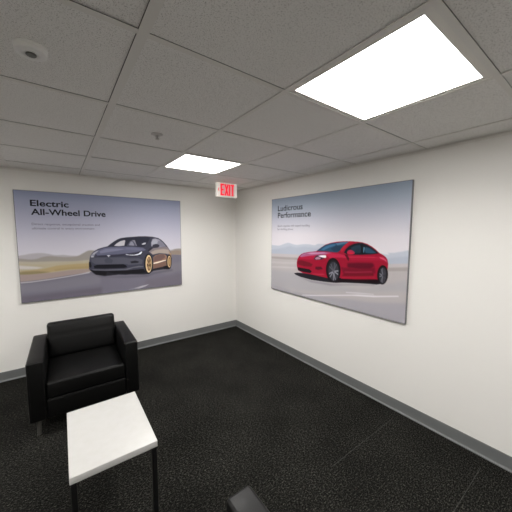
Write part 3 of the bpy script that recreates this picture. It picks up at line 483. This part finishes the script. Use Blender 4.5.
 ('f2e8ee',1,0.0018,0,[(0.4564,0.5789),(0.481,0.5688),(0.515,0.5631),(0.5225,0.5684),(0.5193,0.5891),(0.4968,0.5893),(0.4736,0.5832)]),
 ('b78fa3',0.8,0.002,0,[(0.4306,0.605),(0.4502,0.586),(0.4815,0.5912),(0.4741,0.6066),(0.4428,0.6145)]),
 ('14090e',1,0.0015,0,[(0.6293,0.6819),(0.6284,0.7155),(0.6227,0.747),(0.6125,0.7735),(0.5988,0.7923),(0.5827,0.8016),(0.5659,0.8001),(0.5499,0.7877),(0.5364,0.7656),(0.5269,0.7358),(0.5225,0.7014),(0.5235,0.666),(0.53,0.6334),(0.541,0.6069),(0.5555,0.5891),(0.5719,0.5815),(0.5885,0.5848),(0.6038,0.5982),(0.6164,0.6204),(0.6251,0.6492)]),
 ('1b1a1f',1,0.0012,0,[(0.6208,0.6919),(0.6203,0.7214),(0.6158,0.749),(0.6076,0.7721),(0.5964,0.7884),(0.5833,0.7962),(0.5695,0.7946),(0.5565,0.7836),(0.5454,0.7642),(0.5376,0.7381),(0.5337,0.7082),(0.5344,0.6774),(0.5394,0.649),(0.5482,0.626),(0.5598,0.6104),(0.5731,0.6038),(0.5867,0.6066),(0.5994,0.6184),(0.6098,0.6379),(0.6172,0.6632)]),
 ('34343c',1,0.0015,0,[(0.6154,0.6946),(0.6152,0.7205),(0.6115,0.7446),(0.6047,0.7647),(0.5954,0.7788),(0.5845,0.7855),(0.5729,0.7839),(0.5619,0.7742),(0.5526,0.7571),(0.5459,0.7344),(0.5425,0.7083),(0.5429,0.6815),(0.5469,0.6568),(0.5541,0.6367),(0.5637,0.6231),(0.5748,0.6174),(0.5863,0.6198),(0.597,0.6301),(0.6059,0.6472),(0.6122,0.6694)]),
 ('8e8e98',0.9,0.0008,0,[(0.5841,0.7083),(0.5964,0.7714),(0.5913,0.7772),(0.5792,0.7135)]),
 ('8e8e98',0.9,0.0008,0,[(0.5825,0.7116),(0.5831,0.7822),(0.5775,0.783),(0.5771,0.7123)]),
 ('8e8e98',0.9,0.0008,0,[(0.5778,0.713),(0.5552,0.7628),(0.5513,0.7533),(0.5742,0.7046)]),
 ('8e8e98',0.9,0.0008,0,[(0.5759,0.7107),(0.547,0.7366),(0.5451,0.7242),(0.5741,0.6998)]),
 ('55555e',0.9,0.0008,0,[(0.574,0.7016),(0.5475,0.6679),(0.5504,0.6564),(0.5767,0.6912)]),
 ('55555e',0.9,0.0008,0,[(0.5745,0.6968),(0.5561,0.6414),(0.5607,0.6334),(0.5788,0.6894)]),
 ('55555e',0.9,0.0008,0,[(0.578,0.6899),(0.5841,0.6208),(0.5896,0.6234),(0.5833,0.6918)]),
 ('55555e',0.9,0.0008,0,[(0.5802,0.6892),(0.5971,0.6308),(0.6016,0.638),(0.5846,0.6955)]),
 ('8e8e98',0.9,0.0008,0,[(0.5842,0.694),(0.6135,0.6846),(0.6141,0.6972),(0.5848,0.7055)]),
 ('8e8e98',0.9,0.0008,0,[(0.5851,0.6984),(0.6134,0.7164),(0.6118,0.7287),(0.5836,0.7096)]),
 ('55555d',1,0.001,0,[(0.5859,0.7002),(0.5857,0.7045),(0.5849,0.7085),(0.5836,0.7118),(0.5819,0.7141),(0.58,0.7152),(0.578,0.7149),(0.5762,0.7132),(0.5747,0.7104),(0.5737,0.7067),(0.5733,0.7025),(0.5735,0.6982),(0.5743,0.6942),(0.5757,0.6908),(0.5774,0.6886),(0.5793,0.6875),(0.5813,0.6879),(0.5831,0.6895),(0.5845,0.6923),(0.5855,0.696)]),
 ('12080c',1,0.0015,0,[(0.9083,0.6672),(0.9071,0.69),(0.9033,0.7111),(0.8973,0.7288),(0.8895,0.7411),(0.8808,0.7469),(0.872,0.7454),(0.8639,0.7368),(0.8574,0.7217),(0.8532,0.7017),(0.8517,0.6788),(0.853,0.6554),(0.8571,0.6338),(0.8634,0.6163),(0.8714,0.6045),(0.8801,0.5994),(0.8888,0.6016),(0.8966,0.6107),(0.9028,0.6256),(0.9069,0.6451)]),
 ('1b1a1f',1,0.0012,0,[(0.9036,0.6726),(0.9026,0.6935),(0.8996,0.713),(0.8948,0.729),(0.8887,0.7401),(0.8818,0.7452),(0.8749,0.7435),(0.8686,0.7353),(0.8635,0.7213),(0.8603,0.7028),(0.8591,0.6818),(0.8602,0.6603),(0.8634,0.6406),(0.8684,0.6247),(0.8746,0.6139),(0.8815,0.6095),(0.8883,0.6116),(0.8944,0.6201),(0.8993,0.6341),(0.9024,0.6521)]),
 ('313138',1,0.0015,0,[(0.8996,0.6734),(0.8987,0.6916),(0.8962,0.7086),(0.8922,0.7225),(0.8871,0.7321),(0.8815,0.7363),(0.8759,0.7348),(0.8708,0.7275),(0.8667,0.7153),(0.8641,0.6992),(0.8633,0.6809),(0.8642,0.6623),(0.8669,0.6452),(0.871,0.6314),(0.8761,0.6221),(0.8817,0.6182),(0.8873,0.6201),(0.8923,0.6276),(0.8963,0.6398),(0.8988,0.6555)]),
 ('7c7c86',0.85,0.0008,0,[(0.8828,0.6852),(0.8821,0.7338),(0.8793,0.733),(0.8803,0.6844)]),
 ('7c7c86',0.85,0.0008,0,[(0.8818,0.6859),(0.8753,0.7291),(0.8728,0.7249),(0.8796,0.682)]),
 ('7c7c86',0.85,0.0008,0,[(0.8798,0.683),(0.8652,0.6939),(0.8645,0.685),(0.8792,0.6747)]),
 ('7c7c86',0.85,0.0008,0,[(0.8793,0.6799),(0.8642,0.6713),(0.8646,0.6623),(0.8796,0.6716)]),
 ('7c7c86',0.85,0.0008,0,[(0.8794,0.6726),(0.8711,0.6307),(0.8734,0.6261),(0.8814,0.6683)]),
 ('7c7c86',0.85,0.0008,0,[(0.88,0.67),(0.8773,0.6218),(0.88,0.6208),(0.8824,0.6689)]),
 ('40404a',0.85,0.0008,0,[(0.882,0.6685),(0.8913,0.6323),(0.8934,0.6383),(0.884,0.6741)]),
 ('40404a',0.85,0.0008,0,[(0.883,0.6699),(0.896,0.649),(0.8973,0.6571),(0.8842,0.6775)]),
 ('40404a',0.85,0.0008,0,[(0.8841,0.6763),(0.8981,0.6953),(0.8971,0.7035),(0.8833,0.684)]),
 ('40404a',0.85,0.0008,0,[(0.8841,0.6797),(0.8949,0.7146),(0.893,0.7209),(0.8824,0.6856)]),
]

def catmull(pts, n=6):
    out = []; N = len(pts)
    for i in range(N):
        p0, p1, p2, p3 = (np.array(pts[(i + k) % N]) for k in (-1, 0, 1, 2))
        for k in range(n):
            t = k / n
            out.append(.5 * (2 * p1 + (p2 - p0) * t + (2 * p0 - 5 * p1 + 4 * p2 - p3) * t * t + (3 * p1 - p0 - 3 * p2 + p3) * t ** 3))
    return out
def blur1(a, r, axis):
    r = int(round(r))
    if r < 1: return a
    for _ in range(2):
        p = np.pad(a, [(r, r) if k == axis else (0, 0) for k in (0, 1)], mode='edge')
        c = np.cumsum(p, axis=axis); z = np.zeros_like(np.take(c, [0], axis=axis)); c = np.concatenate([z, c], axis=axis)
        n = a.shape[axis]
        a = (np.take(c, range(2 * r + 1, 2 * r + 1 + n), axis=axis) - np.take(c, range(0, n), axis=axis)) / (2 * r + 1)
    return a
def paint(ops, sky, Wd, Hd):
    S = 2; w, h = Wd * S, Hd * S
    v = (np.arange(h) + .5) / h
    st = np.array([[s[0]] + [int(s[1][k:k+2], 16) / 255 for k in (0, 2, 4)] for s in sky])
    img = np.stack([np.interp(v, st[:, 0], st[:, k]) for k in (1, 2, 3)], -1)[:, None, :].repeat(w, 1)
    xs_ = np.arange(w) + .5
    for col, al, bl, smo, pts in ops:
        P = np.array(catmull(pts) if smo else pts) * [w, h]
        c = np.array([int(col[k:k+2], 16) / 255 for k in (0, 2, 4)])
        pad = int(bl * w * 3) + 3
        y0 = max(0, int(P[:, 1].min()) - pad); y1 = min(h, int(P[:, 1].max()) + pad)
        x0 = max(0, int(P[:, 0].min()) - pad); x1 = min(w, int(P[:, 0].max()) + pad)
        if y1 <= y0 or x1 <= x0: continue
        mask = np.zeros((y1 - y0, x1 - x0)); A = P; B = np.roll(P, -1, 0)
        for r in range(y0, y1):
            y = r + .5
            hit = (A[:, 1] <= y) != (B[:, 1] <= y)
            if not hit.any(): continue
            a, b = A[hit], B[hit]
            xc = np.sort(a[:, 0] + (y - a[:, 1]) / (b[:, 1] - a[:, 1]) * (b[:, 0] - a[:, 0]))
            for k in range(0, len(xc) - 1, 2):
                mask[r - y0] += np.clip(np.minimum(xs_[x0:x1] + .5, xc[k+1]) - np.maximum(xs_[x0:x1] - .5, xc[k]), 0, 1)
        mask = np.clip(mask, 0, 1)
        rr = bl * w * .6
        mask = blur1(blur1(mask, rr, 0), rr, 1) * al
        img[y0:y1, x0:x1] = img[y0:y1, x0:x1] * (1 - mask[..., None]) + c * mask[..., None]
    return img.reshape(Hd, S, Wd, S, 3).mean((1, 3))

def print_material(name, gain):
    m = mat(name, '808080', .55, spec=.15)
    a = nn(m, 'ShaderNodeVertexColor'); a.layer_name = 'ink'
    g = nn(m, 'ShaderNodeMix', data_type='RGBA', blend_type='MULTIPLY'); g.inputs[0].default_value = 1
    lk(m, a.outputs['Color'], g.inputs[6]); g.inputs[7].default_value = (*gain, 1)
    lk(m, g.outputs[2], bsdf(m).inputs['Base Color'])
    return m
def poster(name, label, pw, ph, ops, sky, loc, rz, gain, lines, inkm):
    """local frame: x right, z up, front face towards -y; origin at the lower left of the back"""
    T = .022
    t = empty(name, loc, label, 'poster', rz)
    bm = bmesh.new(); box(bm, 0, pw, -T, -.001, 0, ph, .0012, 1); new_obj('panel', bm, M['aluminium'], t)
    Wd, Hd = 600, 404
    img = paint(ops, sky, Wd, Hd)
    e = .005
    gx = e + (pw - 2 * e) * np.arange(Wd + 1) / Wd; gz = ph - e - (ph - 2 * e) * np.arange(Hd + 1) / Hd
    co = np.zeros(((Hd + 1), (Wd + 1), 3)); co[..., 0] = gx[None]; co[..., 2] = gz[:, None]; co[..., 1] = -T - .0006
    pad = np.pad(img, ((0, 1), (0, 1), (0, 0)), mode='edge'); pad2 = np.pad(img, ((1, 0), (1, 0), (0, 0)), mode='edge')
    vc = (pad + pad2) / 2
    vcl = np.where(vc <= .04045, vc / 12.92, ((vc + .055) / 1.055) ** 2.4)
    idx = np.arange((Hd + 1) * (Wd + 1)).reshape(Hd + 1, Wd + 1)
    f = np.stack([idx[:-1, :-1], idx[1:, :-1], idx[1:, 1:], idx[:-1, 1:]], -1).reshape(-1, 4)
    me = bpy.data.meshes.new('print')
    me.vertices.add(co.size // 3); me.vertices.foreach_set('co', co.ravel())
    me.loops.add(f.size); me.loops.foreach_set('vertex_index', f.ravel().astype(np.int32))
    me.polygons.add(len(f)); me.polygons.foreach_set('loop_start', (np.arange(len(f)) * 4).astype(np.int32))
    me.update(calc_edges=True)
    at = me.color_attributes.new('ink', 'FLOAT_COLOR', 'POINT')
    at.data.foreach_set('color', np.concatenate([vcl.reshape(-1, 3), np.ones((co.size // 3, 1))], 1).ravel())
    me.materials.append(print_material(name + '_print', gain))
    o = bpy.data.objects.new('print', me); COL.objects.link(o); o.parent = t
    # lettering: u0,u1 left and right ends, vb baseline, cap height in panel units
    for nm, s, u0, u1, vb, cap, bold, im in lines:
        tm = text_mesh(s, 1., bold)
        n = len(tm.vertices); a = np.zeros(n * 3); tm.vertices.foreach_get('co', a); a = a.reshape(-1, 3)
        capm = text_mesh('E', 1., bold); b = np.zeros(len(capm.vertices) * 3); capm.vertices.foreach_get('co', b); ch = b.reshape(-1, 3)[:, 1].max()
        x0, x1 = a[:, 0].min(), a[:, 0].max()
        q = np.zeros_like(a); q[:, 0] = (u0 + (a[:, 0] - x0) / (x1 - x0) * (u1 - u0)) * pw
        q[:, 2] = ph * (1 - vb) + a[:, 1] / ch * cap * ph; q[:, 1] = -T - .0011
        tm.vertices.foreach_set('co', q.ravel()); tm.update(); tm.name = nm
        tm.materials.clear(); tm.materials.append(im)
        o = bpy.data.objects.new(nm, tm); COL.objects.link(o); o.parent = t
    return t
poster('grey_car_poster', 'wide poster of a dark grey car on a road, headed Electric All-Wheel Drive', 1.757, 1.1874,
       SEDAN_GREY_PRINT, SKY_L, (-2.6849, 0, .8057), 0, GAINL,
       [('headline', 'Electric', .0735, .2640, .1330, .0535, .022, M['ink']), ('headline', 'All-Wheel', .0747, .3210, .2103, .0535, .022, M['ink']), ('headline', 'Drive', .3435, .4700, .2103, .0535, .022, M['ink']),
        ('caption', 'Direct response, exceptional traction and', .0749, .4321, .3030, .0200, 0, M['inkgrey']),
        ('caption', 'ultimate control in every environment', .0749, .3999, .3410, .0200, 0, M['inkgrey'])], None)
poster('red_car_poster', 'wide poster of a red car on a road, headed Ludicrous Performance', 1.7722, 1.1935,
       SEDAN_RED_PRINT, SKY_R, (0, -.9377, .7994), -PI / 2, GAINR,
       [('headline', 'Ludicrous', .0712, .3179, .1340, .0560, .013, M['ink2']), ('headline', 'Performance', .0712, .3905, .2080, .0560, .013, M['ink2']),
        ('caption', 'Quick response with superb handling', .0682, .3824, .3030, .0200, 0, M['inkgrey']),
        ('caption', 'for thrilling drives', .0685, .2315, .3380, .0200, 0, M['inkgrey'])], None)

# ------------------------------------------------------------------ armchair
CW, CD, CH, AW, LEGH = .774, .687, .596, .108, .128
def make_armchair(loc, rz, label):
    """local frame: origin on the floor under the middle, seat opening towards -y"""
    t = empty('armchair', loc, label, 'armchair', rz, 'black leather club armchairs')
    hx, hy = CW / 2, CD / 2; L = M['leather']
    for s in (-1, 1):
        a, b = sorted((s * hx, s * (hx - AW)))
        bm = bmesh.new(); cushion(bm, a, b, -hy, hy, LEGH, CH, .004, 2, .013, 8)
        arm = new_obj('armrest', bm, L, t, True)
        bm = bmesh.new()          # stitched seam round the front face of the arm
        x0, x1, z0, z1, y = a + .012, b - .012, LEGH + .012, CH - .006, -hy - .0004
        tube(bm, [(x0, y, z0), (x0, y, z1), (x1, y, z1), (x1, y, z0)], .0016, 6)
        new_obj('seam', bm, L, arm, True)
    ix = hx - AW - .001
    bm = bmesh.new(); cushion(bm, -ix, ix, hy - .125, hy - .004, LEGH + .01, .700, .004, 1, .014, 8); new_obj('back_frame', bm, L, t, True)
    # back cushion leans against the frame, one horizontal stitched crease
    bm = bmesh.new(); cushion(bm, -ix + .002, ix - .002, -.055, .055, 0, .315, .016, 1, .022, 16)
    for v in bm.verts:
        k = math.exp(-((v.co.z - .200) / .010) ** 2)
        if v.co.y < 0: v.co.y += .003 * k
    bmesh.ops.transform(bm, matrix=Matrix.Translation((0, hy - .155, .412)) @ Matrix.Rotation(math.radians(-10), 4, 'X'), verts=bm.verts)
    new_obj('back_cushion', bm, L, t, True)
    bm = bmesh.new(); cushion(bm, -ix + .001, ix - .001, -hy + .001, hy - .13, .283, .415, .012, 2, .020, 14); seat = new_obj('seat_cushion', bm, L, t, True)
    bm = bmesh.new(); cushion(bm, -ix, ix, -hy + .003, hy - .13, LEGH + .002, .279, .0, 2, .012, 2)
    base = new_obj('seat_base', bm, L, t, True)
    bm = bmesh.new(); tube(bm, [(-ix + .004, -hy + .002, .281), (ix - .004, -hy + .002, .281)], .0045, 8); new_obj('piping', bm, L, base, True)
    for sx in (-1, 1):
        for sy in (-1, 1):
            bm = bmesh.new(); x, y = sx * (hx - .050), sy * (hy - .050)
            lathe(bm, [(0, 0), (.0125, 0), (.0135, .0015), (.0135, .006), (.0125, .008), (.0140, LEGH + .001), (0, LEGH + .001)], 24, (x, y, 0))
            new_obj('leg', bm, M['leg'], t, True)
    return t
th = -.016
c1 = Vector((-2.584, -1.223, 0)) + Matrix.Rotation(th, 3, 'Z') @ Vector((CW / 2, CD / 2, 0))
ch1 = make_armchair(c1, th, 'black leather armchair against the grey car poster wall, seen whole')
ch2 = copy_thing(ch1, (-1.788 - CW / 2, -2.953 - CD / 2, 0), PI, 'nearer black armchair, only its armrest corner showing at the bottom edge')

# ------------------------------------------------------------------ side table
t = empty('side_table', (0, 0, 0), 'small rectangular side table with white top and thin black legs', 'side table')
tp = [(-2.352, -1.778), (-1.969, -1.790), (-1.972, -2.342), (-2.360, -2.328)]
cx = sum(p[0] for p in tp) / 4; cy = sum(p[1] for p in tp) / 4
tw, td, TH, rzt = .395, .554, .450, math.radians(-.5)
t.location = (cx + .004, cy, 0); t.rotation_euler = (0, 0, rzt)
bm = bmesh.new(); box(bm, -tw / 2, tw / 2, -td / 2, td / 2, TH - .036, TH, .004, 3); new_obj('tabletop', bm, M['laminate'], t, True)
lw = .0115
for sx in (-1, 1):
    for sy in (-1, 1):
        bm = bmesh.new(); x, y = sx * (tw / 2 - .016), sy * (td / 2 - .016)
        box(bm, x - lw, x + lw, y - lw, y + lw, 0, TH - .0365, .0015, 1); new_obj('leg', bm, M['blacksteel'], t)
bm = bmesh.new(); box(bm, -tw / 2 + .07, tw / 2 - .07, -td / 2 + .07, td / 2 - .07, TH - .0405, TH - .0365); new_obj('mounting_plate', bm, M['blacksteel'], t)

# ------------------------------------------------------------------ camera, world, view
cam = bpy.data.cameras.new('camera'); co = bpy.data.objects.new('camera', cam); COL.objects.link(co)
yaw, pit, rol = CAMROT
F = Vector((math.sin(yaw) * math.cos(pit), math.cos(yaw) * math.cos(pit), math.sin(pit)))
R0 = Vector((math.cos(yaw), -math.sin(yaw), 0)); U0 = R0.cross(F)
R_ = math.cos(rol) * R0 + math.sin(rol) * U0; U_ = -math.sin(rol) * R0 + math.cos(rol) * U0
mw = Matrix((R_, U_, -F)).transposed().to_4x4(); mw.translation = Vector(CAMLOC)
co.matrix_world = mw
cam.sensor_width = 36; cam.lens = 270.76 * 36 / 512; cam.clip_start = .02
scene.camera = co
wd = bpy.data.worlds.new('world'); scene.world = wd; wd.use_nodes = True
wd.node_tree.nodes['Background'].inputs['Color'].default_value = (0, 0, 0, 1)
vs = scene.view_settings
vs.view_transform = 'Standard'; vs.look = 'None'; vs.gamma = 1; vs.use_curve_mapping = False
vs.exposure = EXPO
scene.cycles.max_bounces = 10; scene.cycles.diffuse_bounces = 8
